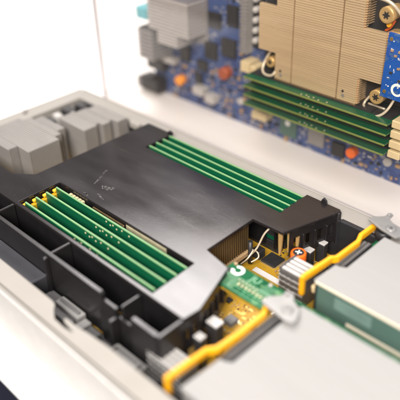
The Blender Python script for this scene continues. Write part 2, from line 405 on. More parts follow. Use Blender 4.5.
# tiny parts, three kinds of shared meshes
def smd_meshes():
    z0 = Vector((0, 0, ZT*MM))
    r_ = MB().box(-1.0, 1.0, -0.6, 0.6, 0, 0.7, b=0.1).mesh('resistor', M['chip'], z0)
    c_ = MB().box(-1.1, 1.1, -0.7, 0.7, 0, 1.1, b=0.15).mesh('capacitor', M['tan'], z0)
    p_ = MB().box(-1.3, 1.3, -0.5, 0.5, 0, 0.3, b=0.1).mesh('solder_pad', M['solder'], z0)
    return {'resistor': r_, 'capacitor': c_, 'solder_pad': p_}
SMD = smd_meshes()
def scatter(par, n, gen, keep, seed, vertical=False, size=(0.7, 1.5)):
    rnd = random.Random(seed); got = []; cnt = {'resistor': 0, 'capacitor': 0, 'solder_pad': 0}; tries = 0
    while len(got) < n and tries < n*60:
        tries += 1
        u, v, d = gen(rnd)
        s = rnd.uniform(*size)
        if any(k[0]-1.5 < u < k[1]+1.5 and k[2]-1.5 < v < k[3]+1.5 for k in keep): continue
        if any(abs(u-a) < 1.3*(s+t) and abs(v-c) < 1.3*(s+t) for a, c, t in got): continue
        kind = rnd.choice(['resistor', 'resistor', 'capacitor', 'solder_pad', 'capacitor', 'resistor', 'capacitor'])
        if cnt[kind] >= 95: continue
        cnt[kind] += 1; got.append((u, v, s))
        o = bpy.data.objects.new(kind, SMD[kind]); COL.objects.link(o); o.parent = par
        a = rnd.choice((0, math.pi/2))
        if vertical:
            o.location = W((u, d, v))-wloc(par); o.rotation_euler = (math.pi/2, a, 0)
        else:
            o.location = W((u, v, d))-wloc(par); o.rotation_euler = (0, 0, a)
        o.scale = (s, s, s)
keepA = [(-217, -203, 264, 278), (-197, -191, 256, 263), (-197, -187, 204, 214), (-220, -186, 252, 262), (-193, -180, 258, 276), (-186, -176, 280, 288), (-186, -160, 236, 303), (-224, -212, 214, 300)]
scatter(board, 110, lambda r: (r.uniform(-222, -172), r.uniform(232, 300), -36), keepA, 3, size=(0.45, 1.0))
scatter(board, 130, lambda r: (r.uniform(-210, -171), r.uniform(172, 228), -36), keepA+[(-186, -176, 168, 190)], 4, size=(0.3, 0.75))
scatter(board, 30, lambda r: (r.uniform(-464, -380), r.uniform(190, 302), -36), [(-480, -400, 203, 260), (-445, -390, 261, 303)], 5, size=(1, 1.6))
# orange capacitor with a dark cap and a cross vent
def electrolytic(par, at, rad, h, axis='z', cross=True, m='orange'):
    d = Vector((0, 0, 1)) if axis == 'z' else Vector((0, -1, 0))
    rot = d.to_track_quat('Z', 'Y').to_matrix(); at = Vector(at)
    c = MB().lathe([(0, 0), (rad, 0), (rad, 0.6), (rad*0.95, 1.2), (rad, 1.8), (rad, h-0.9), (rad*0.93, h-0.15), (rad*0.74, h), (rad*0.70, h-0.3), (0, h-0.3)], at, rot, 32).build('capacitor', M[m], par)
    MB().lathe([(rad*0.70, h-0.35), (rad*0.68, h-0.12), (0, h-0.12)], at, rot, 32).build('capacitor_top', M['chip' if cross else m], c)
    if cross:
        q = MB(); w = rad*0.42
        R4 = Matrix.Translation(at) @ rot.to_4x4()
        for a in (0.4, 0.4+math.pi/2):
            q.box(-w, w, -rad*0.09, rad*0.09, h-0.12, h-0.02+0.02*a, M=R4 @ Matrix.Rotation(a, 4, 'Z'))
        q.build('vent_cross', M['print'], c)
    return c
electrolytic(board, (-187.5, 268.5, -36), 5.1, 21.5)
# stacked grey connectors by the yellow strips, four bright tongues on top
def edge_connector(x0, x1, y0, y1, ztop):
    c = MB()
    c.box(x0, x1, y0, y1, -36, ztop-1.6, b=0.5)
    for k in range(3): c.box(x0-0.5, x0-0.05, y0+1+k*4.2, y0+3.4+k*4.2, -34, ztop-4, b=0.15)
    for k in range(3): c.box(x0+1.5+k*3.6, x0+3.7+k*3.6, y0-0.5, y0-0.05, -33, ztop-4.5, b=0.15)
    c.box(x0, x0+1.2, y0, y1, ztop-1.5, ztop-0.3, b=0.2)
    o = c.build('edge_connector', M['darkgrey'], board)
    l = MB()
    for k in range(4): l.box(x0-0.75, x0-0.1, y0+0.4, y1-0.4, -32+k*5, -31.2+k*5)
    for k in range(4): l.box(x0+0.4, x1-0.4, y0-0.75, y0-0.1, -31+k*4.4, -30.3+k*4.4)
    l.build('lattice_ribs', M['slot'], o)
    n = 4; w = (y1-y0-1)/n
    t = MB()
    for k in range(n): t.box(x0+1.5, x1-0.5, y0+0.6+k*w, y0+0.6+(k+0.72)*w, ztop-1.55, ztop-0.4, b=0.25)
    t.build('contact_tongues', M['white'], o)
edge_connector(-186, -167, 247, 263, -12)
edge_connector(-196, -170.5, 147.5, 161, -15.5)
# upright black boxes with white tops
for (x, y, w, d, zt) in ((-180.4, 172.2, 5.4, 5.0, -12), (-182.0, 185.6, 8.0, 6.4, -12), (-190, 281.5, 9.0, 5.2, -20.0), (-186.4, 293.2, 6.4, 4.8, -19.6)):
    c = box(x-w/2, x+w/2, y-d/2, y+d/2, -36, zt-1.2, b=0.4).build('inductor', M['chip'], board)
    box(x-w/2, x+w/2, y-d/2, y+d/2, zt-1.15, zt, b=0.35).build('inductor_top', M['white'], c)
# small dark parts behind the pale heat sinks
for (x, y, wx, wy, h, m) in ((-457, 263, 12, 9, 28, 'chip'), (-457, 274, 8, 6, 29, 'white'), (-456, 285, 12, 9, 31, 'chip'), (-452, 296.5, 12, 7, 32, 'chip'), (-386, 248, 8, 8, 22, 'beige'), (-390, 292, 8, 10, 18, 'latch'), (-388, 204, 7, 10, 20, 'beige')):
    box(x-wx/2, x+wx/2, y-wy/2, y+wy/2, -36, -36+h, b=0.5).build('connector' if m != 'chip' else 'chip', M[m], board)
# brass spring pins under the corner of the shroud
for (x, y) in ((-199.5, 265), (-196.5, 270.5), (-194, 276)):
    MB().prism([(x-1.6, -4), (x+1.6, -4), (x+1.3, -14), (x+0.7, -20.5), (x-0.7, -20.5), (x-1.2, -14)], 'y', y-0.5, y+0.5).build('spring_pin', M['brass'], board)

# ------------------------------------------------------------------ processor cooler under the shroud (its front shows in the notch)
cool = thing('heat_sink', 'dark bronze finned cooler in the notch under the black shroud', 'heat sink', (-270, 240, -36))
b = MB()
y = 219.5
while y < 260.5:
    b.box(-330, -221.5, y, y+0.8, -25, -3.6); y += 2.05
b.build('fins', M['bronze'], cool)
box(-332, -220, 217, 262, -29, -25.2, b=0.4).build('base_plate', M['tan'], cool)
box(-330, -222.5, 219, 261, -35.8, -29.2).build('socket_block', M['black'], cool)
MB().tube([(-218, 256, -27), (-214, 259, -20), (-211, 262.5, -9), (-208.5, 266, -4)], 0.6, sub=6).build('lever', M['wire'], cool)
MB().tube([(-219, 249, -30), (-214.5, 250, -24), (-214, 255, -20), (-216.5, 258, -22), (-215, 261, -25), (-212.5, 259, -27), (-214.5, 254, -29)], 0.5, sub=6).build('wire_bail', M['wire'], cool)
b = MB(); b.box(-222, -215.4, 263.5, 270, -34, -27, b=0.6); b.cyl((-218.6, 258, -34), (-218.6, 258, -16), 1.6, n=16); b.build('spring_post', M['chip'], cool)

# ------------------------------------------------------------------ pale heat sinks at the left end of the tray
def tray_sink(label, blocks, at, bits):
    t = thing('heat_sink', label, 'heat sink', at, 'pale heat sinks at the end of the tray')
    f = MB()
    for (x0, x1, y0, y1) in blocks:
        n = max(2, round((y1-y0)/2.1)); p = (y1-y0)/n
        for k in range(n): f.box(x0, x1, y0+k*p, y0+k*p+p*0.66, -30, 0)
    f.build('fins', M['alu'], t)
    c = MB()
    for (x0, x1, y0, y1) in blocks: c.box(x0+1.2, x1-1.2, y0+0.2, y1-0.2, -30, -2.2)
    c.build('core', M['alu'], t)
    x0 = min(q[0] for q in blocks); x1 = max(q[1] for q in blocks); y0 = min(q[2] for q in blocks); y1 = max(q[3] for q in blocks)
    box(x0, x1, y0, y1, -36, -30.2, b=0.4).build('base_plate', M['alu'], t)
tray_sink('broad pale aluminium heat sink at the far left, partly cut off by the photo edge', [(-452, -421, 203.8, 212), (-464, -405.5, 212.3, 241.2), (-458, -412.5, 241.5, 248), (-452, -419, 248.3, 256)], (-434, 230, -36), 0)
tray_sink('narrower pale aluminium heat sink between the broad one and the tray corner', [(-438, -402, 263, 276.3), (-440, -404.5, 276.6, 279.8), (-436, -399, 280.1, 288.2), (-436, -401.5, 288.5, 291.2), (-434, -394, 291.5, 303)], (-417, 283, -36), 0)

# ------------------------------------------------------------------ memory modules
def module(label, at, group, edge='dimm_edge', cz=(8, 19), hw=5.5):
    t = thing('memory_module', label, 'memory module', at, group)
    x0, x1, y, zb, zt = at[0]-66, at[0]+66, at[1], at[2], at[2]+32
    box(x0, x1, y-0.62, y+0.62, zb, zt-0.9, b=0.0).build('board', M['dimm'], t)
    box(x0, x1, y-0.66, y+0.66, zt-0.88, zt, b=0.22).build('top_edge', M[edge], t)
    me = None
    for k in range(8):
        cx = x0+9+k*16.2
        for s in (-1, 1):
            if me is None:
                o = MB().box(cx-hw, cx+hw, y+s*0.64, y+s*1.6, zb+cz[0], zb+cz[1], b=0.15).build('memory_chip', M['chip'], t); me = o.data; first = (cx, s)
            else:
                o = bpy.data.objects.new('memory_chip', me); COL.objects.link(o); o.parent = t
                o.location = Vector(((cx-first[0])*MM, (2.24*MM if s != first[1] else 0), 0))
    q = MB()
    rn = random.Random(5)
    for s in ((-1,) if edge == 'dimm_edge' else (1,)):
        for (px, pz) in ((x0+57, zt-2.4), (x0+61, zt-3.4), (x0+64, zt-2.2), (x0+67.5, zt-3.6), (x0+73, zt-2.2), (x0+80, zt-3.0)):
            q.box(px-0.5, px+0.5, min(y+s*0.86, y+s*0.63), max(y+s*0.86, y+s*0.63), pz-0.45, pz+0.45)
    q.build('gold_pads', M['pads'], t)
    return t
ordn = ['nearest the cream tray rim', 'second from the cream tray rim', 'third from the cream tray rim', 'beside the paper sticker on the opening wall']
A0 = module('green memory module in the left shroud opening, '+ordn[0], (-281.5, DA[0], -32), 'memory modules in the left bank')
for y, o_ in zip(DA[1:], ordn[1:]):
    c = copy_tree(A0); c.location = W((-281.5, y, -32)); c['label'] = 'green memory module in the left shroud opening, '+o_
ordb = ['first from the middle of the shroud', 'second from the middle of the shroud', 'third from the middle of the shroud', 'outermost, along the far white rim']
for k, y in enumerate(DB):
    c = copy_tree(A0); c.location = W((-277.5, y, -32))
    for ch in list(c.children):
        if ch.name.startswith('gold_pads'): bpy.data.objects.remove(ch)
    c['label'] = 'green memory module in the right shroud opening, '+ordb[k]; c['group'] = 'memory modules in the right bank'

# ------------------------------------------------------------------ black air shroud
shr = thing('air_shroud', 'scuffed black plastic air shroud covering the middle of the tray', 'air shroud', (-290, 230, -36))
outline = [(-470, 166.4), (-186.4, 166.4), (-185.2, 178), (-197.6, 214), (-218.6, 218), (-219, 261), (-195.6, 262.2), (-182.4, 305.6), (-184, 307.4), (-211, 307.4), (-211, 278.6), (-344.2, 278.6), (-344.2, 307.4), (-373, 307.4), (-373.6, 197.6), (-387, 187), (-470, 187)]
holeA = [(-351.2, 169.4), (-351.2, 203.2), (-215.6, 203.2), (-214.2, 169.4)]
MB().plate([outline, holeA], -2.4, 0, b=0.5).build('top_plate', M['shroud'], shr)
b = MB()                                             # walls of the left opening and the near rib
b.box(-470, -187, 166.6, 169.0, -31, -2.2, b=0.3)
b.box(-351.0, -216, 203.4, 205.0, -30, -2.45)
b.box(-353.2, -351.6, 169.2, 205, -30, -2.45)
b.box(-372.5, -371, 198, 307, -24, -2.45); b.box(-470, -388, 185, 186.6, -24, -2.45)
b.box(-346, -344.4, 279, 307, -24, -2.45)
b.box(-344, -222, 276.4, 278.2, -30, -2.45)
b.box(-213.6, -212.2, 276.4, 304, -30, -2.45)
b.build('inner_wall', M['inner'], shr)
b = MB()                                             # outer wall with its stepped cut-out
b.prism([(-470, -33), (-294, -33), (-235, -33), (-235, -1.0), (-236.5, 0), (-470, 0)], 'y', 149.4, 151.8)
b.prism([(151.4, -4.5), (151.4, -33), (146.4, -33), (146.4, -12.5), (149.6, -4.5)], 'x', -234.8, -223.2)
b.box(-222.4, -209.2, 149.6, 152.0, -33, -10, b=0.8, seg=2)
b.prism([(-209, -33), (-188.4, -33), (-188.4, -0.4), (-207.5, -0.4), (-209, -2)], 'y', 148.2, 150.6)
b.build('outer_wall', M['rib'], shr)
for bx in ((-354.2, -352.0, 152, 166.4, -33, -1.2), (-289.2, -287.0, 152, 166.4, -33, -1.0), (-289.4, -286.8, 146.2, 149.2, -33, -2), (-222.2, -220.4, 152.2, 166.4, -33, -3.2), (-223.0, -220.6, 143.5, 149.2, -33, -8.5), (-188.2, -185.8, 148.4, 166.3, -33, -0.3)):
    box(*bx, b=0.45).build('divider', M['rib'], shr)
b = MB(); b.box(-470, -294, 130.8, 149.2, -22, -20, b=0.3); b.box(-294, -291.5, 132.5, 149.2, -33, -18.2, b=0.5); b.box(-470, -295, 130.9, 132.4, -33, -22.2)
b.build('ledge', M['ledge'], shr)
box(-470, -189, 152, 166.2, -34.5, -33.2).build('pocket_floor', M['black'], shr)
def vent_wall(p0, p1, n, z0, z1, th=2.0):
    """wall from p0 to p1 with n tall slots"""
    p0 = Vector(p0); p1 = Vector(p1); d = p1-p0; Lg = d.length; ang = math.atan2(d.y, d.x)
    R_ = Matrix.Translation((p0.x, p0.y, 0)) @ Matrix.Rotation(ang, 4, 'Z')
    q = MB(); h = z1-z0; za = z0+0.26*h; zb = z1-0.28*h
    q.box(0, Lg, 0, th, zb, z1, M=R_); q.box(0, Lg, 0, th, z0, za, M=R_)
    w = Lg/n; post = w*0.5
    for k in range(n+1):
        a = max(0, k*w-post/2); c = min(Lg, k*w+post/2)
        q.box(a, c, 0, th, za, zb, M=R_)
        if 0 < k < n: q.box((a+c)/2-0.5, (a+c)/2+0.5, -1.2, 0.1, za-2, zb+1, b=0.2, M=R_)
    return q
vent_wall((-186.6, 167), (-185.7, 177.6), 2, -24, -2.45).build('vent_wall', M['rib'], shr)
vent_wall((-185.8, 178.4), (-197.8, 212.8), 5, -24, -2.45).build('vent_wall', M['rib'], shr)
vent_wall((-194.4, 269), (-183.4, 304.6), 4, -23, -2.45).build('vent_wall', M['rib'], shr)
b = MB(); b.box(-206, -184.5, 305.0, 307.0, -30, -2.45, b=0.3); b.cyl((-183.6, 305.2, -26), (-183.6, 305.2, -0.6), 1.7, n=16, b=0.4); b.build('corner_post', M['rib'], shr)
b = MB()
b.prism([(-348.5, 0.0), (-342.5, 0.0), (-343.2, 1.6), (-346, 2.6), (-347.6, 1.4)], 'y', 305.6, 307.2)
b.prism([(-198.5, 0.0), (-194, 0.0), (-194.6, 2.6), (-196.8, 4.0), (-198, 2.0)], 'y', 305.6, 307.2)
b.build('lift_tab', M['rib'], shr)
# worn marks on the top
def scuff(pts, w, seed):
    rn = random.Random(seed); q = MB(); n = len(pts)
    for (x, y), (x2, y2) in zip(pts, pts[1:]):
        d = Vector((x2-x, y2-y)); k = max(2, int(d.length/0.45)); nn = Vector((-d.y, d.x)).normalized()
        for i in range(k):
            if rn.random() < 0.2: continue
            c = Vector((x, y))+d*(i+rn.random()*0.6)/k+nn*rn.uniform(-w, w)
            l = rn.uniform(0.4, 1.3); ww = rn.uniform(0.2, 0.5); dd = d.normalized(); nd = nn
            P = [c-dd*l-nd*ww*rn.random(), c+dd*l*0.3-nd*ww, c+dd*l+nd*ww*0.3, c-dd*0.2*l+nd*ww]
            o = len(q.v)
            for p in P: q.v.append(Vector((p.x, p.y, 0.03)))
            q.f.append([o, o+1, o+2, o+3]); q.sm.append(False)
    return q
scuff([(-331, 218), (-333, 224), (-335, 229)], 0.5, 1).build('scuff_mark', M['scuff'], shr)
scuff([(-337, 231), (-338.5, 236)], 0.5, 2).build('scuff_mark', M['scuff'], shr)
scuff([(-324, 221), (-319, 220), (-315, 223), (-322, 219.5), (-317, 221.5)], 1.8, 3).build('scuff_mark', M['scuff'], shr)
scuff([(-327, 206.5), (-321, 206)], 0.7, 4).build('scuff_mark', M['scuff'], shr)
scuff([(-318, 212), (-310, 210)], 0.6, 9).build('scuff_mark', M['scuff'], shr)
scuff([(-372, 285), (-373, 296)], 0.2, 6).build('scuff_mark', M['scuff'], shr)
b = MB(); b.box(-277, -239, 202.3, 203.0, -5.6, -1.6, b=0.15); b.build('sticker', M['oldpaper'], shr)
b = MB()
rn = random.Random(4)
for k in range(5): b.box(-338+k*3.4, -335.4+k*3.4, 200.6, 203.1, -7.5+rn.uniform(-1, 1), -3.2, b=0.4)
b.build('clip_teeth', M['beige'], shr)
b = MB(); b.box(-312, -279, 201.6, 203.1, -9, -3.0, b=0.3); b.build('spring_bar', M['bronze'], shr)

# ------------------------------------------------------------------ green adapter card
card = thing('adapter_card', 'small green circuit card with a white swirl mark, tucked under the shroud tongue', 'circuit card', (-181, 216, -7))
box(-203.5, -160.5, 204.4, 225.0, -6.4, -5.0, b=0.15).build('board', M['greencard'], card)
box(-203.5, -160.5, 204.6, 224.8, -8.2, -6.6, b=0.2).build('edge_layer', M['amber'], card)
def ring(cx, cy, r0, r1, a0, a1, z, n=28):
    q = MB(); o = 0
    for k in range(n+1):
        a = a0+(a1-a0)*k/n; t = k/n; rr0 = r0+(r1-r0)*0.25*t
        for r_ in (rr0, r1): q.v.append(Vector((cx+r_*math.cos(a), cy+r_*math.sin(a), z)))
    for k in range(n):
        q.f.append([2*k, 2*k+1, 2*k+3, 2*k+2]); q.sm.append(False)
    return q
q = ring(-196.0, 220.3, 1.9, 4.2, math.radians(190), math.radians(500), -4.97)
q.build('white_mark', M['print'], card)
def text(body, size, par, m, Mx, name='printed_text'):
    cu = bpy.data.curves.new('text', 'FONT'); cu.body = body; cu.size = size; cu.align_x = 'CENTER'; cu.align_y = 'CENTER'
    ob = bpy.data.objects.new('text', cu); COL.objects.link(ob)
    me = bpy.data.meshes.new_from_object(ob.evaluated_get(bpy.context.evaluated_depsgraph_get()))
    bm = bmesh.new(); bm.from_mesh(me)
    for v in bm.verts: v.co = Mx @ v.co
    bpy.data.objects.remove(ob); bpy.data.curves.remove(cu); bpy.data.meshes.remove(me)
    q = MB(); q.add_bm(bm); return q.build(name, m, par)
text('JU', 6.8, card, M['silk'], Matrix.Translation((-182.4, 220.6, -4.97)))
q = MB()
for (x0, x1, y0, y1) in ((-199, -166, 216.0, 216.3), (-199, -166, 205.6, 205.9), (-199, -198.7, 206.0, 215.9), (-166.3, -166, 206.0, 215.9), (-190, -167, 209.3, 209.5)): q.box(x0, x1, y0, y1, -4.99, -4.94)
q.build('print_frame', M['silk'], card)
box(-198.4, -189.5, 206.4, 215.5, -4.995, -4.96).build('pale_patch', M['paleg'], card)
box(-189, -167, 213.4, 215.6, -4.995, -4.96).build('pale_patch', M['paleg'], card)
q = MB(); rn = random.Random(8)
for k in range(5):
    for i in range(9):
        x = -200+i*3.7+rn.uniform(-0.3, 0.3); y = 205.6+k*1.9
        if rn.random() < 0.8: q.box(x, x+rn.uniform(0.5, 1.8), y, y+0.4, -4.99, -4.93)
for i in range(7): q.box(-176+i*0.1, -166, 215.6+i*1.0, 215.8+i*1.0, -4.99, -4.95)
q.build('silk_print', M['silk'], card)
q = MB()
for i in range(8): q.box(-188+i*2.7, -187+i*2.7, 210.6, 212.6, -4.99, -4.5, b=0.12)
for i in range(6): q.box(-190+i*2.6, -189.2+i*2.6, 214.2, 215.0, -4.99, -4.5, b=0.1)
q.build('solder_joints', M['pads'], card)
for (x, y, m) in ((-200.6, 223.6, 'tan'), (-200.5, 217.5, 'chip'), (-201, 213.8, 'chip'), (-173, 222.6, 'white'), (-164.5, 216, 'latch')):
    box(x-1, x+1, y-0.8, y+0.8, -4.98, -3.8, b=0.15).build('component', M[m], card)

# ------------------------------------------------------------------ drive units, yellow strips
def drive(label, y0, y1, ys, far, side_m, at):
    t = thing('drive_unit', label, 'drive', at, 'metal cased drive units at the front of the tray')
    out = [(-155.5, y0), (60, y0), (60, y1), (-147.5, y1), (-147.8, ys+2.5), (-150.6, ys+0.6), (-154, ys)]
    MB().plate([out], -2.0, -0.4, b=0.4).build('top_cover', M['steel'], t)
    b = MB(); b.box(-146.5, 58, y0+1.4, y1-0.6, -33, -2.2); b.build('body', M['greyalu'], t)
    b = MB(); b.box(-154.5, 60, y0+0.1, y0+1.2, -34, -2.05, b=0.2); b.build('side_panel', side_m, t)
    c = box(-158.6, -152.4, ys+1.6, y1-3, -16, -6.5, b=0.4).build('connector', M['black'], t)
    q = MB(); yy = ys+3
    while yy < y1-6:
        q.box(-157.9, -155.9, yy, yy+0.8, -6.5, -5.7); q.box(-155.1, -153.2, yy, yy+0.8, -6.5, -5.7); yy += 1.75
    q.build('connector_pins', M['pinkgrey'], c)
    return t
dA = drive('pale metal drive unit filling the bottom right corner, cover top bare', 134.2, 217.6, 160, None, M['greyalu'], (-50, 178, -34))
dB = drive('grey metal drive unit with a teal side and cream rail, farther right', 240, 301, 258.5, None, M['teal'], (-50, 270, -34))
box(-154.5, 60, 217.8, 219.5, -2.6, -0.7, b=0.2).build('green_edge', M['greencard'], dA)
box(-154.0, 60, 218.2, 223.5, -36.5, -34.5).build('lower_board', M['greencard'], dA)
b = MB(); b.box(-132, 60, 239.0, 239.9, -21.2, -18.8, b=0.25); b.build('side_rail', M['cream'], dB)
b = MB(); b.box(-154.6, 60, 239.2, 239.95, -2.6, -0.9, b=0.25); b.build('cover_lip', M['cream'], dB)
b = MB(); b.box(-141, -117, 239.4, 239.9, -13.5, -5.5, b=0.3); b.build('painted_side_glare', M['tealglare'], dB)  # thin pale patch painted as the glare on the teal side
b = MB(); b.box(-153.9, -153.0, 238.6, 239.9, -33, -3); b.build('side_seam', M['black'], dB)
MB().box(-157.5, -154.8, 241.0, 246, -12, -7.5, b=0.4).box(-158.6, -157.6, 242, 245, -11, -8.5, b=0.3).build('plug', M['beige'], dB)
box(-154.4, -153.0, 240.2, 258, -33, -2.1).build('end_panel', M['black'], dB)
box(-155.4, -154.0, 135.4, 159.6, -33, -2.1).build('end_panel', M['black'], dA)
box(-157.5, -155.0, 262, 295, -24, -17).build('status_board', M['greencard'], dB)
box(-151.5, -147.6, 293.5, 299, -9, -4, b=0.3).build('jumper', M['greencard'], dB)
def bracket(par, pts, hole, tip):
    b = MB(); b.plate([pts], 1.7, 3.0, b=0.3); br = b.build('bracket', M['bracket'], par)
    h = MB(); h.lathe([(0, 0), (3.3, 0), (3.3, 0.35), (2.4, 0.8), (0, 0.8)], (hole[0], hole[1], 3.02), None, 24); h.build('screw_head', M['bracket'], br)
    h = MB(); h.box(-1.3, 1.3, -0.25, 0.25, 3.83, 3.9, M=Matrix.Translation((hole[0], hole[1], 0)) @ Matrix.Rotation(0.7, 4, 'Z'))
    h.box(-0.25, 0.25, -1.3, 1.3, 3.83, 3.92, M=Matrix.Translation((hole[0], hole[1], 0)) @ Matrix.Rotation(0.7, 4, 'Z')); h.build('screw_slot', M['black'], br)
    h = MB(); h.cyl((tip[0], tip[1], 3.02), (tip[0], tip[1], 4.0), 1.3, n=20, b=0.3); h.build('rivet', M['bracket'], br)
bracket(dA, [(-163.6, 202.6), (-146, 199.8), (-141, 200.6), (-140.4, 204), (-144, 211.5), (-151, 215), (-154, 219), (-158.6, 219), (-158.4, 213.6), (-163.4, 208)], (-149, 207.0), (-156.4, 216.4))
bracket(dB, [(-162.6, 306.4), (-151, 302.4), (-140.0, 300.6), (-138.6, 303.5), (-139.0, 307), (-142, 311), (-150, 313.4), (-153.4, 316), (-153.6, 321), (-156, 322), (-157.2, 316), (-162, 311)], (-146.8, 306.6), (-155.4, 318.8))
def yellow_strip(label, path, leg):
    t = thing('yellow_strip', label, 'guide strip', (path[0][0], path[0][1], -10), 'yellow plastic guide strips beside the drives')
    MB().strip(path, 2.7, 4.2).build('strip', M['yellow'], t)
    x, y = path[0][:2]
    MB().box(x-1.4, x+1.4, y-3.0, y-0.05, path[0][2]-14, path[0][2]-0.1, b=0.5, seg=2).build('end_leg', M['yellow'], t)
yellow_strip('stepped yellow plastic strip along the near drive unit, in front of the green card', [(-164.6, 136, 0), (-163.2, 160.2, 0), (-161.2, 162.6, 0), (-160.0, 164.4, 0), (-158.6, 179, 0), (-158.6, 199, 0), (-161.0, 203.4, 0), (-161.4, 213, 0)], 1)
yellow_strip('stepped yellow plastic strip along the teal sided drive, reaching over the far rim', [(-161.8, 239.0, 0), (-160.0, 262.6, 0), (-157.6, 265.4, 0), (-157.0, 286.8, 0), (-159.4, 293.6, 0), (-158.8, 318, 0)], 1)

# ------------------------------------------------------------------ display case with the upright board
base = box(-515, 60, 354, 445, -42, -31.2, b=0.8, seg=2).build('plinth', M['base'])
tag(base, 'long white plinth under the upright blue board, behind the tray', 'plinth')
case = thing('acrylic_panel', 'clear acrylic panel standing on the white plinth in front of the blue board', 'acrylic panel', (-220, 357, -31))
box(-497, 60, 355.6, 358.6, -31.1, 160, b=0.25).build('panel', M['acrylic'], case)
box(-500.2, -497.1, 355.6, 358.6, -31.1, 160, b=0.2).build('polished_edge', M['acrylic_edge'], case)
box(-498.4, 60, 354.6, 355.4, -31.15, -30.2).build('bottom_seam', M['acrylic_edge'], case)

YB = 405.0
rb = thing('circuit_board', 'blue circuit board standing upright on the plinth behind clear acrylic', 'circuit board', (-300, YB+1, -31))
box(-474, -95, YB, YB+1.7, -31, 165).build('board', M['blue'], rb)
def rbox(name, m, x0, x1, z0, z1, d, b=0.3, par=None):
    return box(x0, x1, YB-d, YB-0.05, z0, z1, b=b).build(name, M[m], par or rb)
# key parts seen on the blue board
rbox('port_housing', 'chip', -481, -456, -27, -13, 15, 0.8)
box(-487, -481.2, YB-14, YB-4, -27, -16, b=0.6).build('port_mouth', M['pinkgrey'], rb)
rbox('port_housing', 'chip', -474, -452, -4, 6, 10)
electrolytic(rb, (-433, YB, -9), 4.8, 7, 'y', False, 'amber_cap')
electrolytic(rb, (-373, YB, 14.5), 5.6, 8, 'y', False, 'rust_cap')
electrolytic(rb, (-236, YB, -16.5), 4.4, 6, 'y', False)
rbox('connector', 'white', -411, -398, -15, -7, 9); rbox('connector', 'white', -395, -384, -19, -11, 9)
rbox('chip', 'chip', -400, -385, 22, 38, 3); rbox('chip', 'chip', -378, -362, 30, 46, 4); rbox('chip', 'chip', -432, -420, 12, 26, 4); rbox('chip', 'chip', -410, -398, 8, 18, 3)
rbox('chip', 'chip', -414, -405, -6, 4, 3); rbox('chip', 'greyalu', -280, -264, -24, -6, 2.5); rbox('chip', 'chip', -352, -340, -2, 9, 3); rbox('chip', 'chip', -256, -244, -26, -14, 3)
rbox('chip', 'teal', -311, -293, -26, -4, 1.5); rbox('chip', 'chip', -394, -380, 52, 66, 3); rbox('chip', 'chip', -372, -360, 58, 76, 3)
MB().cyl((-302, YB-1.6, -13), (-302, YB-2.2, -13), 2.6, n=20).build('white_dot', M['print'], rb)
MB().cyl((-356, YB, -9), (-356, YB-3, -9), 3.2, n=20, b=0.4).build('mounting_screw', M['white'], rb)
MB().cyl((-205, YB, -14), (-205, YB-3, -14), 3.6, n=20, b=0.4).build('mounting_screw', M['white'], rb)
rbox('connector', 'slot', -455, -436, 6, 12, 8); rbox('connector', 'beige', -346, -336, 27, 36, 14); rbox('connector', 'beige', -335, -319, -15, -7, 12, 1.2)
# tall slotted connector with a column of pale studs
s_ = rbox('expansion_slot', 'slot', -351, -344, 40, 150, 8)
q = MB(); z = 42
while z < 148: q.box(-351.8, -343.4, YB-9.4, YB-8.1, z, z+1.1); z += 3.0
q.build('slot_ribs', M['greyalu'], s_)
rbox('backing_strip', 'black', -342, -331, 46, 150, 3)
for k in range(9):
    MB().lathe([(2.9, 0), (3.0, 3), (2.3, 5.2), (1.0, 6), (0, 6.1)], (-336.4, YB-3.0, 53.5+k*8.6), Vector((0, -1, 0)).to_track_quat('Z', 'Y').to_matrix(), 18).build('stud', M['white'], rb)
rbox('socket_frame', 'black', -326, -190, 46, 165, 6, 0.6)
keepR = [(-330, -190, 10, 165), (-492, -448, -32, 7), (-440, -427, -15, -3), (-380, -366, 8, 21), (-242, -230, -22, -11), (-412, -383, -20, -6), (-401, -361, 21, 77), (-433, -397, 8, 27), (-312, -263, -27, -3), (-257, -243, -27, -13), (-352, -330, 38, 150), (-347, -318, -16, 37), (-470, -395, 10, 80), (-210, -200, -20, -8), (-353, -339, -3, 10)]
scatter(rb, 230, lambda r: (r.uniform(-470, -184), r.uniform(-29, 82), YB-0.05), keepR, 11, True, (0.8, 2.2))

# cooler on the upright board
hs = thing('heat_sink', 'large copper toned finned cooler bolted on the upright blue board', 'heat sink', (-262, YB-6, 73))
def span(z):
    if 56.2 <= z <= 92.5: return (-317, -207)
    return (-300, -225.4)
f = MB(); z = 36.6; k = 0
while z < 128:
    a, c = span(z)
    for (x0, x1) in ((a, -284.6), (-283.4, -242.6), (-241.4, c)):
        f.box(x0, x1, 380.2, 383.4, z, z+1.44)
    f.box(c+0.02, c+1.3, 381.2, 384.5, z+0.35, z+0.95); f.box(c-2.6, c-0.1, 383.45, 398, z+0.5, z+0.9)
    f.box(a-1.0, a-0.02, 381.2, 384.5, z+0.35, z+0.95)
    z += 1.72; k += 1
f.build('fins', M['copper'], hs)
f = MB()
for (x0, x1, z0, z1) in ((-298, -227.8, 36.6, 128), (-315, -298.2, 58, 91.6), (-227.6, -210, 58, 91.6)):
    f.box(x0, x1, 383.5, 398.4, z0, z1)
f.build('fin_core', M['chip'], hs)
box(-300.5, -225.0, 379.6, 398.8, 34.9, 36.3, b=0.2).build('bottom_plate', M['bronze'], hs)
box(-322, -196, 394, 398.9, 38, 130, b=0.4).build('mounting_plate', M['chip'], hs)
for (x, z) in ((-294, 40.6), (-236, 40.6)):
    MB().cyl((x, 380.1, z), (x, 379.6, z), 1.3, n=16).build('rivet', M['alu'], hs)
    MB().cyl((x-0.6, 380.1, z+3.2), (x-0.6, 379.8, z+3.2), 1.0, n=14).build('rivet_hole', M['black'], hs)
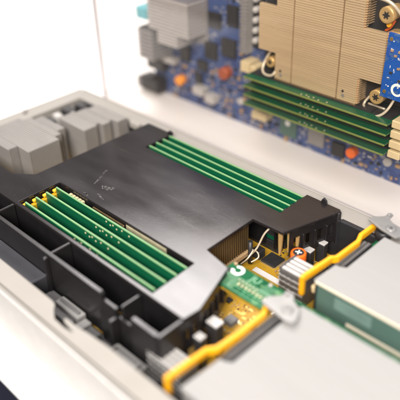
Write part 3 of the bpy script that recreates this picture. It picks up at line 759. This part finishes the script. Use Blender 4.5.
def torx(x, z, y=380, r=5.2):
    s = MB().cyl((x, 397, z), (x, y, z), r*0.86, r, n=28, b=0.6).build('screw', M['brass'], hs)
    star = []
    for k in range(24):
        a = 2*math.pi*k/24; rr = r*(0.40+0.14*math.cos(6*a)); star.append((x+rr*math.cos(a), z+rr*math.sin(a)))
    MB().prism(star, 'y', y-0.06, y+0.4).build('star_socket', M['black'], s)
    rg = MB(); 
    rg.lathe([(r*0.62, 0.0), (r*0.72, 0.25), (r*0.82, 0.0)], (x, y-0.02, z), Vector((0, -1, 0)).to_track_quat('Z', 'Y').to_matrix(), 28); rg.build('screw_rim', M['brass'], s)
torx(-209.5, 46.8, 380, 5.4); torx(-209.5, 105, 380, 5.6); torx(-307, 47.2, 382, 4.4); torx(-307, 105, 382, 4.4)
MB().tube([(-219, 389, 42), (-221.5, 386, 36), (-215, 380, 34), (-207, 378, 33.5), (-200, 380, 39), (-197, 386, 50), (-198, 392, 54)], 1.0, sub=6).build('wire_bail', M['wire'], hs)
MB().tube([(-219, 388, 36.6), (-205, 388, 36.2)], 0.8).build('wire_bail', M['wire'], hs)
MB().tube([(-224, 383, 113.5), (-215, 380, 115), (-206, 380, 113), (-200, 384, 105), (-199, 390, 97)], 1.1, sub=6).build('wire_bail', M['wire'], hs)
MB().tube([(-310.5, 390, 56), (-314, 386, 47), (-314, 382, 40), (-309, 379, 37.6), (-302, 379, 38.5), (-299.6, 382, 43)], 1.0, sub=6).build('wire_bail', M['wire'], hs)
MB().tube([(-209, 392, 99), (-211, 390, 94), (-215, 390, 90)], 1.1).build('lead', M['orange'], hs)
MB().cyl((-208.6, 386, 98), (-208.6, 383, 98), 1.5, n=14).build('lead_tip', M['yellow'], hs)
box(-207, -190, 384, 392, 88, 94, b=0.6).build('clamp_bar', M['brass'], hs)

# second and third coolers at the left of the upright board
def small_cooler(label, blocks, yf, m, at, pitch=2.6):
    t = thing('heat_sink', label, 'heat sink', at); f = MB(); c = MB()
    for (x0, x1, z0, z1) in blocks:
        n = max(2, round((z1-z0)/pitch)); p = (z1-z0)/n
        for k in range(n): f.box(x0, x1, yf, YB-3, z0+k*p, z0+(k+0.6)*p)
        c.box(x0+1.6, x1-1.6, yf+1.8, YB-2.5, z0+0.1, z1-0.2)
    f.build('fins', M[m], t); c.build('core', M['greyalu' if m == 'silver' else 'chip'], t)
    x0 = min(q[0] for q in blocks); x1 = max(q[1] for q in blocks); z0 = min(q[2] for q in blocks); z1 = max(q[3] for q in blocks)
    box(x0, x1, YB-2.4, YB-0.1, z0, z1, b=0.3).build('base_plate', M['greyalu'], t)
small_cooler('silver finned cooler with a stepped lower edge at the left of the upright board', [(-449, -396, 46, 77), (-437, -411, 34.5, 45.7)], 379, 'silver', (-422, YB, 55), 3.1)
small_cooler('dull grey block cooler hanging at the upper left corner of the upright board', [(-467, -446, 13, 43)], 380, 'greyalu', (-456, YB, 28), 3.6)
tag(box(-472, -457, 384, 400, 49, 60, b=0.8).build('plug', M['cyan']), 'small cyan plug peeking out beside the silver finned cooler', 'plug')

# modules lying flat on the upright board
ordr = ['topmost, right under the copper toned cooler', 'second from the top', 'third from the top', 'lowest of the four, nearest the plinth']
R0 = module('green memory module on the upright blue board, topmost', (-258.6, 402, -32), 'memory modules on the upright board', 'shaded_edge', (6, 23.6), 7.6)  # chips widened so their black stands in for shade behind the module edges
for k, z in enumerate((34.0, 26.2, 18.4, 10.6)):
    c = R0 if k == 0 else copy_tree(R0)
    c.rotation_euler = (math.pi/2, 0, 0); c.location = W((-258.6, 402, z))
    c['label'] = 'green memory module on the upright blue board, '+ordr[k]
    s_ = box(-326, -191, YB-6, YB-0.1, z-2.4, z+2.4, b=0.3).build('memory_socket', M['black'], rb)
    box(-192.6, -183, 376, YB-6.2, z-3.6, z+2.2, b=0.6).build('latch', M['beige'], s_)
    box(-186.5, -181.5, 383, YB-6.2, z-1.5, z+3.6, b=0.5).build('latch', M['beige'], s_)
    box(-331, -325, 386, YB-6.2, z-3.2, z+3.0, b=0.6).build('latch', M['beige'], s_)

# bright blue card at the right
bc = thing('blue_card', 'bright blue circuit card with white print at the right photo edge', 'circuit card', (-180, 376, 52))
Rb = Matrix.Translation((-203.5, 374, 52)) @ Matrix.Rotation(0.02, 4, 'Y')
MB().box(0, 60, 0, 1.6, 0, 45, b=0.2, M=Rb).build('board', M['bluecard'], bc)
q = MB(); rn = random.Random(12)
for i in range(26):
    x = rn.uniform(3, 16); z = rn.uniform(8, 40); w, h = rn.choice(((1.6, 0.4), (0.4, 1.8), (1.0, 0.8), (0.7, 0.7)))
    q.box(x, x+w, -0.12, -0.02, z, z+h, M=Rb)
q.build('silk_print', M['print'], bc)
for (x, z, m) in ((2.6, 41, 'gold'), (3.2, 4.4, 'gold')):
    MB().cyl(Rb @ Vector((x, 0, z)), Rb @ Vector((x, -0.4, z)), 1.3, n=16).build('gold_hole', M[m], bc)
for (x, z) in ((3.5, 33), (6.5, 30), (5, 18), (10, 22), (9, 33), (12, 14)):
    MB().box(x, x+2, -1.0, -0.02, z, z+1.4, b=0.12, M=Rb).build('component', M['chip' if z < 20 else 'tan'], bc)
R3 = Matrix.Translation((-203.5, 373.85, 52)) @ Matrix.Rotation(math.pi/2, 4, 'X')
q = MB(); rr = ring(12.4, 7.6, 2.6, 4.6, math.radians(60), math.radians(330), 0.0)
for v in rr.v: v.xyz = R3 @ v
rr.build('white_mark', M['print'], bc)

# ------------------------------------------------------------------ camera
r = Vector((0.71170937, 0.70185337, -0.02952332)); u = Vector((-0.37070958, 0.41095044, 0.83288303)); fw = Vector((-0.59669438, 0.58182608, -0.55266104))
cd = bpy.data.cameras.new('camera'); cam = bpy.data.objects.new('camera', cd); COL.objects.link(cam); sc.camera = cam
mx = Matrix((r, u, -fw)).transposed().to_4x4(); mx.translation = W((0, 0, 241)); cam.matrix_world = mx
cd.sensor_width = 36; cd.lens = 36*645.0788/400; cd.clip_start = 0.005; cd.clip_end = 60
cd.dof.use_dof = True; cd.dof.focus_distance = 0.440; cd.dof.aperture_fstop = cd.lens*MM/0.0145; cd.dof.aperture_blades = 7

# ------------------------------------------------------------------ light: exhibition lamps
def area(name, at, target, sx, sy, power, col):
    ld = bpy.data.lights.new(name, 'AREA'); ld.shape = 'RECTANGLE'; ld.size = sx; ld.size_y = sy; ld.energy = power; ld.color = col
    o = bpy.data.objects.new(name, ld); COL.objects.link(o); o.location = W(at)
    o.rotation_euler = (W(target)-W(at)).to_track_quat('-Z', 'Y').to_euler(); return o
area('window_softbox', (-1058, 864, 1189), (-215, 205, 0), 0.62, 0.60, 22, (1.0, 0.945, 0.925))
area('ceiling_panel', (-420, 60, 1900), (-350, 200, 0), 1.5, 1.5, 25, (1.0, 0.98, 0.97))
area('front_lamp', (350, -700, 900), (-280, 330, 20), 0.6, 0.6, 47, (1.0, 0.94, 0.885))
w = bpy.data.worlds.new('World'); sc.world = w; w.use_nodes = True
bg = w.node_tree.nodes['Background']; bg.inputs[0].default_value = (1.0, 0.965, 0.95, 1); bg.inputs[1].default_value = 0.22
sc.view_settings.view_transform = 'Standard'; sc.view_settings.look = 'None'; sc.view_settings.exposure = 0.02; sc.view_settings.gamma = 1.0
sc.render.engine = 'CYCLES'
